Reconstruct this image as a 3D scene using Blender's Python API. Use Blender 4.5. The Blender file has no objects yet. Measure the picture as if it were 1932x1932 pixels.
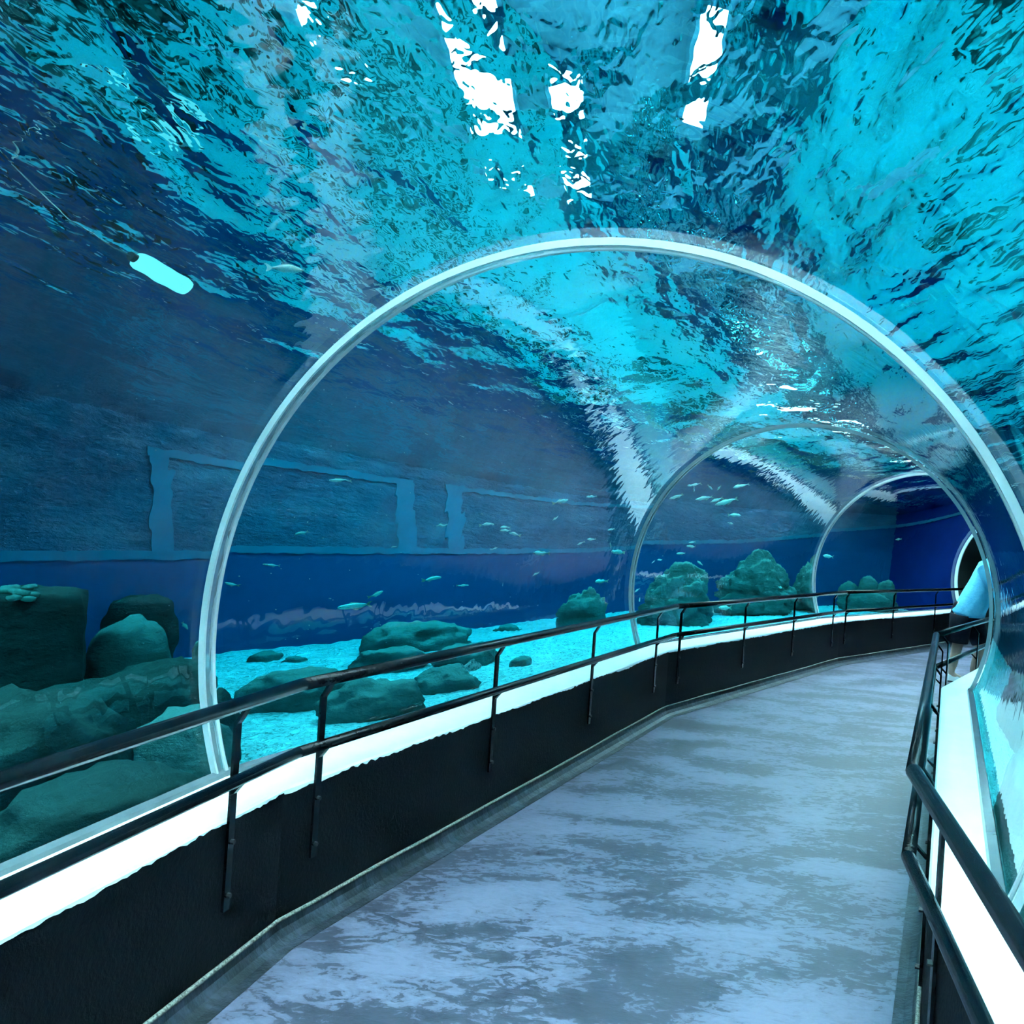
import bpy, bmesh, math, random
from mathutils import Vector, Matrix, noise

random.seed(7)
SC = bpy.context.scene
COL = SC.collection

# ------------------------------------------------------------------ camera
FPX = 1785.01
PITCH, ROLL, EYE = 0.0080, 0.0679, 1.55
cam_data = bpy.data.cameras.new('camera')
cam_data.sensor_width = 36.0
cam_data.lens = FPX / 1932.0 * 36.0
cam_data.clip_start = 0.02
cam_data.clip_end = 200
cam = bpy.data.objects.new('camera', cam_data)
COL.objects.link(cam)
_cp, _sp, _cr, _sr = math.cos(PITCH), math.sin(PITCH), math.cos(ROLL), math.sin(ROLL)
_f = Vector((0, _cp, _sp)); _u = Vector((0, -_sp, _cp)); _r = Vector((1, 0, 0))
_r2 = _r * _cr + _u * _sr
_u2 = -_r * _sr + _u * _cr
cam.matrix_world = Matrix(((_r2.x, _u2.x, -_f.x, 0), (_r2.y, _u2.y, -_f.y, 0), (_r2.z, _u2.z, -_f.z, EYE), (0, 0, 0, 1)))
SC.camera = cam

# ------------------------------------------------------------------ world, exposure, light paths
world = bpy.data.worlds.new('hall_air')
SC.world = world
world.use_nodes = True
world.node_tree.nodes['Background'].inputs['Color'].default_value = (0.004, 0.03, 0.06, 1)
world.node_tree.nodes['Background'].inputs['Strength'].default_value = 1.0
SC.view_settings.view_transform = 'Standard'
SC.view_settings.look = 'None'
SC.view_settings.gamma = 1.0
SC.view_settings.use_curve_mapping = False
SC.view_settings.exposure = 0.3
cy = SC.cycles
cy.max_bounces = 12
cy.use_light_tree = False
cy.sample_clamp_indirect = 36.0
cy.adaptive_threshold = 0.2
cy.diffuse_bounces = 3
cy.glossy_bounces = 8
cy.transmission_bounces = 10
cy.transparent_max_bounces = 24
cy.volume_bounces = 0
cy.caustics_reflective = True
cy.caustics_refractive = True

LAMP_RADIANCE = 34.5
LAMP_COLOR = (0.98, 0.80, 0.84)
WATER_SIGMA = (0.56, 0.070, 0.040)       # absorption per metre

# ------------------------------------------------------------------ plan of the tunnel (metres)
HEAD = [0.2627, 0.4351, 0.6116, 0.7402]
J1 = Vector((0.2075, 3.0154))
SEG_LEN = [6.6, 4.871, 4.824, 5.534]
def hdir(h): return Vector((math.sin(h), math.cos(h)))
def hnrm(h): return Vector((math.cos(h), -math.sin(h)))
ST = [J1 - hdir(HEAD[0]) * SEG_LEN[0], J1]
for k in (1, 2, 3):
    ST.append(ST[-1] + hdir(HEAD[k]) * SEG_LEN[k])
def mitre(j, t):
    """point at side offset t (right positive) on joint plane j"""
    if j == 0: return ST[0] + hnrm(HEAD[0]) * t
    if j == 4: return ST[4] + hnrm(HEAD[3]) * t
    a, b = HEAD[j-1], HEAD[j]
    return ST[j] + hnrm((a + b) / 2) * (t / math.cos((b - a) / 2))
def P(k, s, t, z):
    """point in section k: s along from its start joint, t to the right, z up"""
    q = ST[k] + hdir(HEAD[k]) * s + hnrm(HEAD[k]) * t
    return Vector((q.x, q.y, z))
def PL(k, u, t, z):
    """same, but u in 0..1 between the mitred ends"""
    q = mitre(k, t).lerp(mitre(k + 1, t), u)
    return Vector((q.x, q.y, z))

R_GLASS, Z_AXIS = 1.395, 1.066
Z_LEDGE = 0.542
Z_WATER = 3.8
Z_SAND = -0.15
Z_ROOF = 6.6

# ------------------------------------------------------------------ object helpers
def link(o, parent=None):
    COL.objects.link(o)
    if parent is not None: o.parent = parent
    return o
def mesh_obj(name, bm, mat, parent=None, smooth=False):
    me = bpy.data.meshes.new(name)
    bm.normal_update()
    bm.to_mesh(me); bm.free()
    if mat: me.materials.append(mat)
    if smooth: me.polygons.foreach_set('use_smooth', [True] * len(me.polygons))
    return link(bpy.data.objects.new(name, me), parent)
def data_obj(name, me, parent=None):
    return link(bpy.data.objects.new(name, me), parent)
def empty(name, loc=(0, 0, 0)):
    o = bpy.data.objects.new(name, None)
    o.empty_display_size = 0.1
    o.location = loc
    return link(o)
def tag(o, label, cat=None, group=None, kind=None):
    o['label'] = label
    if cat: o['category'] = cat
    if group: o['group'] = group
    if kind: o['kind'] = kind
    return o
def parent_keep(o, root):
    o.parent = root
    o.matrix_parent_inverse = Matrix.Translation(-Vector(root.location))
    return o
def poly_sweep(bm, rings, close_ring=True, cap=True):
    """rings: list of lists of points; quads between neighbours"""
    vs = [[bm.verts.new(p) for p in r] for r in rings]
    n = len(rings[0])
    for a, b in zip(vs, vs[1:]):
        for i in range(n if close_ring else n - 1):
            j = (i + 1) % n
            bm.faces.new((a[i], a[j], b[j], b[i]))
    if cap and close_ring:
        bm.faces.new(list(reversed(vs[0]))); bm.faces.new(vs[-1])
    return vs
def fix_normals(bm):
    bmesh.ops.recalc_face_normals(bm, faces=bm.faces[:])
def tube(bm, pts, r, n=10, cap=True):
    """tube of radius r (number or list) along points"""
    pts = [Vector(p) for p in pts]
    rings = []
    up0 = Vector((0, 0, 1))
    for i, p in enumerate(pts):
        if i == 0: d = pts[1] - p
        elif i == len(pts) - 1: d = p - pts[i-1]
        else: d = (pts[i+1] - p).normalized() + (p - pts[i-1]).normalized()
        d.normalize()
        up = up0 if abs(d.z) < 0.95 else Vector((0, 1, 0))
        a = d.cross(up).normalized(); b = a.cross(d).normalized()
        rr = r[i] if isinstance(r, (list, tuple)) else r
        rings.append([p + a * (math.cos(2*math.pi*q/n) * rr) + b * (math.sin(2*math.pi*q/n) * rr) for q in range(n)])
    poly_sweep(bm, rings, True, cap)
def bar(bm, pts, side, w, th):
    """flat bar along pts; 'side' is the width direction, th its thickness"""
    pts = [Vector(p) for p in pts]; side = Vector(side).normalized()
    rings = []
    for i, p in enumerate(pts):
        if i == 0: d = pts[1] - p
        elif i == len(pts) - 1: d = p - pts[i-1]
        else: d = (pts[i+1] - p).normalized() + (p - pts[i-1]).normalized()
        d.normalize()
        nn = d.cross(side).normalized()
        rings.append([p + side*(w/2) + nn*(th/2), p - side*(w/2) + nn*(th/2), p - side*(w/2) - nn*(th/2), p + side*(w/2) - nn*(th/2)])
    poly_sweep(bm, rings)
def box(bm, c, sx, sy, sz, rot=0.0):
    c = Vector(c); ca, sa = math.cos(rot), math.sin(rot)
    vs = []
    for dz in (-.5, .5):
        for dx, dy in ((-.5,-.5),(.5,-.5),(.5,.5),(-.5,.5)):
            x, y = dx*sx, dy*sy
            vs.append(bm.verts.new(c + Vector((x*ca - y*sa, x*sa + y*ca, dz*sz))))
    for f in ((3,2,1,0),(4,5,6,7),(0,1,5,4),(1,2,6,5),(2,3,7,6),(3,0,4,7)):
        bm.faces.new([vs[i] for i in f])

# ------------------------------------------------------------------ materials
def new_mat(name):
    m = bpy.data.materials.new(name); m.use_nodes = True
    nt = m.node_tree
    for n in list(nt.nodes): nt.nodes.remove(n)
    out = nt.nodes.new('ShaderNodeOutputMaterial')
    return m, nt, out
def N(nt, t, **kw):
    n = nt.nodes.new(t)
    for k, v in kw.items():
        if k.startswith('_'): setattr(n, k[1:], v)
        else: n.inputs[k.replace('__', ' ')].default_value = v
    return n
def ramp(nt, fac, stops):
    r = nt.nodes.new('ShaderNodeValToRGB')
    el = r.color_ramp.elements
    while len(el) > 1: el.remove(el[-1])
    el[0].position, el[0].color = stops[0][0], (*stops[0][1], 1)
    for p, c in stops[1:]:
        e = el.new(p); e.color = (*c, 1)
    nt.links.new(fac, r.inputs['Fac'])
    return r
def coords(nt, scale=(1, 1, 1), rot=(0, 0, 0), src='Object'):
    tc = nt.nodes.new('ShaderNodeTexCoord')
    mp = nt.nodes.new('ShaderNodeMapping')
    mp.inputs['Scale'].default_value = scale
    mp.inputs['Rotation'].default_value = rot
    nt.links.new(tc.outputs[src], mp.inputs['Vector'])
    return mp.outputs['Vector']
def mat_noise(name, stops, scale=4.0, detail=5.0, rough=0.6, bump=0.0, bscale=None, metallic=0.0, vec=(1,1,1), distortion=0.0, spec=0.5, bdist=0.02):
    m, nt, out = new_mat(name)
    v = coords(nt, vec)
    nz = N(nt, 'ShaderNodeTexNoise', Scale=scale, Detail=detail, Roughness=0.6, Distortion=distortion)
    nt.links.new(v, nz.inputs['Vector'])
    r = ramp(nt, nz.outputs['Fac'], stops)
    b = N(nt, 'ShaderNodeBsdfPrincipled', Roughness=rough, Metallic=metallic)
    b.inputs['Specular IOR Level'].default_value = spec
    nt.links.new(r.outputs['Color'], b.inputs['Base Color'])
    if bump:
        nb = N(nt, 'ShaderNodeTexNoise', Scale=bscale or scale * 3, Detail=6.0, Roughness=0.65)
        nt.links.new(v, nb.inputs['Vector'])
        bp = N(nt, 'ShaderNodeBump', Strength=bump, Distance=bdist)
        nt.links.new(nb.outputs['Fac'], bp.inputs['Height'])
        nt.links.new(bp.outputs['Normal'], b.inputs['Normal'])
    nt.links.new(b.outputs['BSDF'], out.inputs['Surface'])
    return m

M = {}
M['rail'] = mat_noise('black_enamel', [(0.3, (0.0021, 0.0028, 0.0035)), (0.7, (0.0035, 0.0042, 0.0056))], 30, 3, 0.22, spec=0.12)
M['curb'] = mat_noise('black_painted_concrete', [(0.25, (0.0010, 0.0014, 0.0024)), (0.5, (0.0016, 0.0021, 0.0034)), (0.8, (0.0036, 0.0043, 0.0055))], 2.2, 8, 0.6, 0.25, 60, spec=0.10)
M['white'] = mat_noise('white_paint', [(0.3, (0.80, 0.80, 0.80)), (0.7, (0.88, 0.88, 0.88))], 5, 4, 0.35, 0.1, 90)
M['seal'] = mat_noise('white_joint_bead', [(0.3, (0.2295, 0.2363, 0.243)), (0.7, (0.2835, 0.2903, 0.297))], 8, 3, 0.3)
M['joint'] = mat_noise('pale_acrylic_joint', [(0.3, (0.0867, 0.1047, 0.112)), (0.7, (0.1156, 0.1337, 0.1409))], 6, 3, 0.15)
M['rope'] = mat_noise('braided_cord', [(0.4, (0.05, 0.05, 0.042)), (0.55, (0.20, 0.195, 0.165))], 120, 2, 0.7)
M['steel'] = mat_noise('dull_steel_bolt', [(0.3, (0.012, 0.014, 0.017)), (0.7, (0.04, 0.043, 0.046))], 20, 3, 0.45, metallic=0.5)
def mat_rock(name, c0, c1, c2, lit_top):
    m, nt, out = new_mat(name)
    v = coords(nt, (1, 1, 1.5))
    nz = N(nt, 'ShaderNodeTexNoise', Scale=2.2, Detail=9.0, Roughness=0.62, Distortion=0.4); nt.links.new(v, nz.inputs['Vector'])
    r = ramp(nt, nz.outputs['Fac'], [(0.28, c0), (0.5, c1), (0.74, c2)])
    # light from above painted into the colour: faces that look upward are paler
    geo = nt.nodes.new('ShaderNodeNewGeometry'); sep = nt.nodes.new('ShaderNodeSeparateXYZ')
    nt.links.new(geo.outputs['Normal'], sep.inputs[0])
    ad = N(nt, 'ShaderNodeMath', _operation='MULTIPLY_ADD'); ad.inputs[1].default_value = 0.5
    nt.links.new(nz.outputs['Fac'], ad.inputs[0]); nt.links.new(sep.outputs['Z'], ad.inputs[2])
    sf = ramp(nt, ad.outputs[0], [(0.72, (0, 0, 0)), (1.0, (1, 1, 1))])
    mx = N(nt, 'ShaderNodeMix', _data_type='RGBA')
    nt.links.new(sf.outputs['Color'], mx.inputs[0]); nt.links.new(r.outputs['Color'], mx.inputs[6]); mx.inputs[7].default_value = (*lit_top, 1)
    b = N(nt, 'ShaderNodeBsdfPrincipled', Roughness=0.9); b.inputs['Specular IOR Level'].default_value = 0.1
    nt.links.new(mx.outputs[2], b.inputs['Base Color'])
    nb = N(nt, 'ShaderNodeTexNoise', Scale=7.0, Detail=8.0, Roughness=0.65); nt.links.new(v, nb.inputs['Vector'])
    bp = N(nt, 'ShaderNodeBump', Strength=0.9, Distance=0.10)
    nt.links.new(nb.outputs['Fac'], bp.inputs['Height']); nt.links.new(bp.outputs['Normal'], b.inputs['Normal'])
    nt.links.new(b.outputs['BSDF'], out.inputs['Surface'])
    return m
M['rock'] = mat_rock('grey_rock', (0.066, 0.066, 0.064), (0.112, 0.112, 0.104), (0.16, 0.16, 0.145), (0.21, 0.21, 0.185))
M['rock_dark'] = mat_rock('shaded_rock', (0.0126, 0.0135, 0.0135), (0.0234, 0.0243, 0.0234), (0.0396, 0.0396, 0.0369), (0.0522, 0.0522, 0.0468))  # darker copy of the grey rock, with shade put into its base colour
M['rubble'] = mat_noise('pale_rubble', [(0.3, (0.09, 0.10, 0.085)), (0.7, (0.20, 0.21, 0.175))], 6, 8, 0.85, 0.8, 14, spec=0.15)
M['wall_blue'] = mat_noise('blue_tank_paint', [(0.3, (0.00468, 0.04836, 0.1326)), (0.7, (0.0078, 0.0663, 0.1638))], 0.8, 5, 0.8, 0.2, 6, spec=0.1)
M['wall_rock'] = mat_noise('rough_grey_blue_render', [(0.25, (0.02464, 0.05104, 0.0968)), (0.5, (0.04928, 0.0924, 0.1496)), (0.78, (0.11, 0.154, 0.2068))], 0.9, 9, 0.9, 0.9, 3.5, vec=(1, 1, 1.6), spec=0.1, bdist=0.12)
M['wall_indigo'] = mat_noise('indigo_end_wall_paint', [(0.3, (0.0032, 0.0112, 0.096)), (0.7, (0.0048, 0.016, 0.128))], 0.8, 5, 0.8, 0.2, 6, spec=0.1)
M['strip'] = mat_noise('pale_blue_trim', [(0.3, (0.03, 0.1275, 0.195)), (0.7, (0.04125, 0.15, 0.225))], 2, 4, 0.7, spec=0.1)
M['hall'] = mat_noise('dark_hall_paint', [(0.3, (0.0102, 0.1105, 0.17)), (0.7, (0.017, 0.153, 0.221))], 0.6, 4, 0.9, spec=0.1)
M['dark'] = mat_noise('dark_corridor_paint', [(0.3, (0.010, 0.014, 0.014)), (0.7, (0.02, 0.026, 0.026))], 2, 4, 0.8, spec=0.2)
M['fish'] = mat_noise('silver_fish_skin', [(0.3, (0.36, 0.4, 0.368)), (0.7, (0.528, 0.56, 0.496))], 30, 3, 0.35)
M['fish_back'] = mat_noise('olive_fin', [(0.3, (0.16, 0.208, 0.16)), (0.7, (0.272, 0.304, 0.224))], 30, 3, 0.5)
M['fish_dark'] = mat_noise('dark_fish_skin', [(0.36, (0.03, 0.032, 0.034)), (0.46, (0.24, 0.24, 0.24)), (0.62, (0.42, 0.42, 0.40))], 9, 4, 0.45)
M['fish_pink'] = mat_noise('rosy_silver_skin', [(0.3, (0.44, 0.336, 0.32)), (0.7, (0.576, 0.512, 0.48))], 24, 3, 0.35)
M['eye'] = mat_noise('black_eye', [(0.3, (0.004, 0.004, 0.005)), (0.7, (0.01, 0.01, 0.012))], 10, 1, 0.1)
M['shirt'] = mat_noise('light_blue_cotton', [(0.3, (0.08, 0.368, 0.544)), (0.7, (0.112, 0.432, 0.608))], 14, 5, 0.85, 0.4, 9, spec=0.1, bdist=0.03)
M['shorts'] = mat_noise('black_cotton', [(0.3, (0.006, 0.006, 0.012)), (0.7, (0.016, 0.016, 0.024))], 14, 5, 0.85, spec=0.1)
M['skin'] = mat_noise('skin', [(0.3, (0.368, 0.232, 0.176)), (0.7, (0.448, 0.288, 0.216))], 12, 4, 0.55)
M['hair'] = mat_noise('dark_hair', [(0.3, (0.010, 0.008, 0.007)), (0.7, (0.03, 0.022, 0.018))], 60, 4, 0.6)
M['shoe'] = mat_noise('white_shoe', [(0.3, (0.558, 0.576, 0.594)), (0.7, (0.684, 0.702, 0.72))], 20, 3, 0.6)
M['sole'] = mat_noise('dark_sole', [(0.3, (0.02, 0.02, 0.025)), (0.7, (0.05, 0.05, 0.055))], 20, 3, 0.7)

def mat_floor():
    m, nt, out = new_mat('worn_blue_grey_floor_paint')
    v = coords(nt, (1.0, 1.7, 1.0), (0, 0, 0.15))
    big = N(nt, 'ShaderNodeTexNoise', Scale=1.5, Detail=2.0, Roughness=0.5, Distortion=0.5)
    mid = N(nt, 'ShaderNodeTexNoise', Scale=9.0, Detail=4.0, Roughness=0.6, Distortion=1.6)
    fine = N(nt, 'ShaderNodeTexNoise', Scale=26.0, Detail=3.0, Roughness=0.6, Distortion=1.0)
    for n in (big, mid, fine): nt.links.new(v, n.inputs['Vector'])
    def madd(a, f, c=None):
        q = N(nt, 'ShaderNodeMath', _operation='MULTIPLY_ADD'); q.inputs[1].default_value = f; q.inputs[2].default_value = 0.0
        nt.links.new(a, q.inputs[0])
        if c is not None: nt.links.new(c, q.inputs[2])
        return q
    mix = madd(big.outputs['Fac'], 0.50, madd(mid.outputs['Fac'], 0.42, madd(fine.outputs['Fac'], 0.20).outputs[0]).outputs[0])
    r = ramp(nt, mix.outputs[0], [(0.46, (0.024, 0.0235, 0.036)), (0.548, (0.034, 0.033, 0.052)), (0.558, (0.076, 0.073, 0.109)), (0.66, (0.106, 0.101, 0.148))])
    b = N(nt, 'ShaderNodeBsdfPrincipled', Roughness=0.5)
    nt.links.new(r.outputs['Color'], b.inputs['Base Color'])
    bp = N(nt, 'ShaderNodeBump', Strength=0.25, Distance=0.01)
    nt.links.new(mix.outputs[0], bp.inputs['Height']); nt.links.new(bp.outputs['Normal'], b.inputs['Normal'])
    nt.links.new(b.outputs['BSDF'], out.inputs['Surface'])
    return m
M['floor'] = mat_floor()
M['cove'] = mat_noise('scuffed_cove', [(0.42, (0.0035, 0.00455, 0.007)), (0.52, (0.01225, 0.0147, 0.02275)), (0.62, (0.0315, 0.03675, 0.0525))], 5, 6, 0.5, 0.3, 20, vec=(2.2, 2.2, 0.8), distortion=0.8)

def mat_sand():
    m, nt, out = new_mat('pale_sand')
    v = coords(nt, (1, 1, 1))
    nz = N(nt, 'ShaderNodeTexNoise', Scale=3.0, Detail=8.0, Roughness=0.65); nt.links.new(v, nz.inputs['Vector'])
    r = ramp(nt, nz.outputs['Fac'], [(0.3, (0.56, 0.56, 0.54)), (0.7, (0.77, 0.77, 0.74))])
    rip_noise = N(nt, 'ShaderNodeTexNoise', Scale=13.0, Detail=3.0, Roughness=0.6, Distortion=2.2); nt.links.new(v, rip_noise.inputs['Vector'])
    rip_shade = ramp(nt, rip_noise.outputs['Fac'], [(0.56, (1, 1, 1)), (0.62, (0.50, 0.52, 0.52)), (0.70, (0.36, 0.38, 0.38))])       # shadows of the sand ripples, painted into the colour
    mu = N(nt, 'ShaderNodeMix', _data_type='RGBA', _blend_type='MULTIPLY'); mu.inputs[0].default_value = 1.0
    nt.links.new(r.outputs['Color'], mu.inputs[6]); nt.links.new(rip_shade.outputs['Color'], mu.inputs[7])
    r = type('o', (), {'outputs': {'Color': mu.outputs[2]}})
    b = N(nt, 'ShaderNodeBsdfPrincipled', Roughness=0.95)
    b.inputs['Specular IOR Level'].default_value = 0.05
    nt.links.new(r.outputs['Color'], b.inputs['Base Color'])
    n2 = N(nt, 'ShaderNodeTexNoise', Scale=9.0, Detail=3.0, Roughness=0.5, Distortion=1.5); nt.links.new(v, n2.inputs['Vector'])
    bp = N(nt, 'ShaderNodeBump', Strength=1.0, Distance=0.22)
    nt.links.new(n2.outputs['Fac'], bp.inputs['Height']); nt.links.new(bp.outputs['Normal'], b.inputs['Normal'])
    nt.links.new(b.outputs['BSDF'], out.inputs['Surface'])
    return m
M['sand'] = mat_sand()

def mat_glass():
    m, nt, out = new_mat('clear_acrylic_to_water')
    # bends the view like water outside; reflects like acrylic
    g = N(nt, 'ShaderNodeBsdfRefraction', Roughness=0.0, IOR=1.333)
    g.inputs['Color'].default_value = (0.97, 0.99, 0.99, 1)
    gl = N(nt, 'ShaderNodeBsdfGlossy', Roughness=0.0)
    fr = N(nt, 'ShaderNodeFresnel', IOR=1.47)
    v = coords(nt, (1, 1, 1))
    nz = N(nt, 'ShaderNodeTexNoise', Scale=9.0, Detail=1.0, Roughness=0.5)
    nt.links.new(v, nz.inputs['Vector'])
    bp = N(nt, 'ShaderNodeBump', Strength=1.0, Distance=0.0011)
    nt.links.new(nz.outputs['Fac'], bp.inputs['Height'])
    for n in (g, gl, fr): nt.links.new(bp.outputs['Normal'], n.inputs['Normal'])
    mx = nt.nodes.new('ShaderNodeMixShader')
    nt.links.new(fr.outputs[0], mx.inputs[0]); nt.links.new(g.outputs['BSDF'], mx.inputs[1]); nt.links.new(gl.outputs['BSDF'], mx.inputs[2])
    nt.links.new(mx.outputs[0], out.inputs['Surface'])
    return m
M['glass'] = mat_glass()
def mat_clear_joint(name, white, share):
    """cast clear acrylic with a milky share"""
    m, nt, out = new_mat(name)
    g = N(nt, 'ShaderNodeBsdfGlass', Roughness=0.06, IOR=1.47); g.inputs['Color'].default_value = (0.86, 0.93, 0.94, 1)
    v = coords(nt); nz = N(nt, 'ShaderNodeTexNoise', Scale=6.0, Detail=3.0); nt.links.new(v, nz.inputs['Vector'])
    r = ramp(nt, nz.outputs['Fac'], [(0.3, tuple(c * .9 for c in white)), (0.7, white)])
    d = N(nt, 'ShaderNodeBsdfDiffuse'); nt.links.new(r.outputs['Color'], d.inputs['Color'])
    mx = nt.nodes.new('ShaderNodeMixShader'); mx.inputs[0].default_value = share
    nt.links.new(g.outputs[0], mx.inputs[1]); nt.links.new(d.outputs[0], mx.inputs[2]); nt.links.new(mx.outputs[0], out.inputs['Surface'])
    return m
M['ring_clear'] = mat_clear_joint('clear_ring_acrylic', (0.30, 0.34, 0.36), 0.25)
M['ring_bead'] = mat_clear_joint('milky_ring_edge', (0.55, 0.57, 0.59), 0.5)

def mat_water_volume():
    m, nt, out = new_mat('tank_water')
    a = N(nt, 'ShaderNodeVolumeAbsorption')
    mx = max(WATER_SIGMA)
    # absorption coefficient = density * (1 - colour)
    a.inputs['Color'].default_value = (1 - WATER_SIGMA[0]/mx, 1 - WATER_SIGMA[1]/mx, 1 - WATER_SIGMA[2]/mx, 1)
    a.inputs['Density'].default_value = mx
    nt.links.new(a.outputs['Volume'], out.inputs['Volume'])
    return m
M['water'] = mat_water_volume()

def mat_water_surface():
    """rippled water to air interface seen from below: mirror beyond the critical angle, clear inside it"""
    m, nt, out = new_mat('rippled_water_surface')
    v = coords(nt, (1.5, 0.9, 1.0), (0, 0, 0.45))
    h1 = N(nt, 'ShaderNodeTexNoise', Scale=1.25, Detail=1.0, Roughness=0.45, Distortion=0.5)
    h2 = N(nt, 'ShaderNodeTexNoise', Scale=3.4, Detail=2.0, Roughness=0.5, Distortion=0.7)
    for n in (h1, h2): nt.links.new(v, n.inputs['Vector'])
    b1 = N(nt, 'ShaderNodeBump', Strength=1.0, Distance=0.11); nt.links.new(h1.outputs['Fac'], b1.inputs['Height'])
    b2 = N(nt, 'ShaderNodeBump', Strength=1.0, Distance=0.018); nt.links.new(h2.outputs['Fac'], b2.inputs['Height'])
    nt.links.new(b1.outputs['Normal'], b2.inputs['Normal'])
    h3 = N(nt, 'ShaderNodeTexNoise', Scale=11.0, Detail=1.0, Roughness=0.5, Distortion=0.6); nt.links.new(v, h3.inputs['Vector'])
    b3 = N(nt, 'ShaderNodeBump', Strength=1.0, Distance=0.006); nt.links.new(h3.outputs['Fac'], b3.inputs['Height'])
    nt.links.new(b2.outputs['Normal'], b3.inputs['Normal'])
    b2 = b3
    geo = nt.nodes.new('ShaderNodeNewGeometry')
    dot = N(nt, 'ShaderNodeVectorMath', _operation='DOT_PRODUCT')
    nt.links.new(geo.outputs['Incoming'], dot.inputs[0]); nt.links.new(b2.outputs['Normal'], dot.inputs[1])
    def mth(op, a, b=None, c=None):
        n = N(nt, 'ShaderNodeMath', _operation=op)
        for i, x in enumerate((a, b, c)):
            if x is None: continue
            if isinstance(x, (int, float)): n.inputs[i].default_value = x
            else: nt.links.new(x, n.inputs[i])
        return n.outputs[0]
    d2 = mth('MULTIPLY', dot.outputs['Value'], dot.outputs['Value'])
    sin2 = mth('SUBTRACT', 1.0, d2)
    k = mth('SUBTRACT', 1.0, mth('MULTIPLY', sin2, 2.25))
    ct = mth('SQRT', mth('MAXIMUM', k, 0.0))
    fr = mth('MULTIPLY_ADD', mth('POWER', mth('SUBTRACT', 1.0, ct), 5.0), 0.98, 0.02)
    tr = N(nt, 'ShaderNodeBsdfTransparent')
    gl = N(nt, 'ShaderNodeBsdfGlossy', Roughness=0.0)
    nt.links.new(b2.outputs['Normal'], gl.inputs['Normal'])
    mx = nt.nodes.new('ShaderNodeMixShader')
    nt.links.new(fr, mx.inputs[0]); nt.links.new(tr.outputs[0], mx.inputs[1]); nt.links.new(gl.outputs[0], mx.inputs[2])
    nt.links.new(mx.outputs[0], out.inputs['Surface'])
    return m
M['surface'] = mat_water_surface()

def mat_emit(name, color, strength):
    m, nt, out = new_mat(name)
    e = N(nt, 'ShaderNodeEmission', Strength=strength); e.inputs['Color'].default_value = (*color, 1)
    nt.links.new(e.outputs[0], out.inputs['Surface'])
    return m
M['lamp_tube'] = mat_emit('glowing_tube', (0.45, 0.90, 1.0), 1.15)

# ================================================================== SETTING
# ---- floor
bm = bmesh.new()
for k in range(4):
    n = 12
    rows = []
    for i in range(n + 1):
        rows.append([PL(k, i/n, -0.945 + 1.97*j/8, 0.0) for j in range(9)])
    vs = [[bm.verts.new(p) for p in r] for r in rows]
    for a, b in zip(vs, vs[1:]):
        for i in range(8): bm.faces.new((a[i], a[i+1], b[i+1], b[i]))
ret = bmesh.ops.extrude_face_region(bm, geom=bm.faces[:])
for v in ret['geom']:
    if isinstance(v, bmesh.types.BMVert): v.co.z -= 0.12
fix_normals(bm)
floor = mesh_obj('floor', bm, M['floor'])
tag(floor, 'worn blue-grey painted walkway floor of the tunnel', kind='structure')

# ---- low kerb walls with white ledges and coved feet
def kerb(side, t_face, name, label):
    sg = -1 if side == 'left' else 1
    bm = bmesh.new()
    for k in range(4):
        n = 16
        rings = []
        for i in range(n + 1):
            u = i / n
            prof = [(t_face, 0.03), (t_face, Z_LEDGE - 0.006), (1.292, Z_LEDGE - 0.006), (1.300, 0.2), (1.340, -0.6), (t_face, -0.6)]
            rings.append([PL(k, u, sg * t, z) for t, z in prof])
        poly_sweep(bm, rings)
    fix_normals(bm)
    w = mesh_obj(name, bm, M['curb'])
    tag(w, label, kind='structure')
    rnd = random.Random(3 if side == 'left' else 4)
    for k in range(4):
        # white ledge: a painted cap whose lower lip runs unevenly down the face
        bm = bmesh.new()
        n = 320
        rings = []
        for i in range(n + 1):
            u = i / n
            x = u * SEG_LEN[k]
            drop = 0.012 + 0.012 * noise.noise((x * 2.3, k * 7.1, 0.3)) + 0.007 * noise.noise((x * 11, k * 3.7, 5)) + 0.010 * noise.noise((x * 31, 2, k))
            drop = max(0.001, drop)
            prof = [(t_face - 0.003, Z_LEDGE - drop), (t_face - 0.003, Z_LEDGE - 0.004), (t_face + 0.004, Z_LEDGE + 0.004), (1.285, Z_LEDGE + 0.006), (1.285, Z_LEDGE - 0.004), (t_face + 0.004, Z_LEDGE - 0.004)]
            rings.append([PL(k, u, sg * t, z) for t, z in prof])
        poly_sweep(bm, rings)
        fix_normals(bm)
        mesh_obj('ledge', bm, M['white'], w)['label'] = 'white painted ledge'
        # grey sealing strip where the pane meets the ledge
        bm = bmesh.new()
        poly_sweep(bm, [[PL(k, u, sg * t, z) for t, z in ((1.248, Z_LEDGE + .003), (1.256, Z_LEDGE + .018), (1.287, Z_LEDGE + .022), (1.287, Z_LEDGE + .003))] for u in (0, .5, 1)])
        fix_normals(bm)
        mesh_obj('seal_strip', bm, M['joint'], w)
        # cove at the foot
        bm = bmesh.new()
        rings = []
        for i in range(9):
            u = i / 8
            prof = [(t_face + 0.01, 0.066), (t_face - 0.004, 0.066), (t_face - 0.010, 0.040), (t_face - 0.026, 0.018), (t_face - 0.052, 0.006), (t_face - 0.085, 0.002), (t_face - 0.085, -0.02), (t_face + 0.01, -0.02)]
            rings.append([PL(k, u, sg * t, z) for t, z in prof])
        poly_sweep(bm, rings)
        fix_normals(bm)
        mesh_obj('cove', bm, M['cove'], w)
    return w
T_FACE_L, T_FACE_R = 1.003, 1.085
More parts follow.
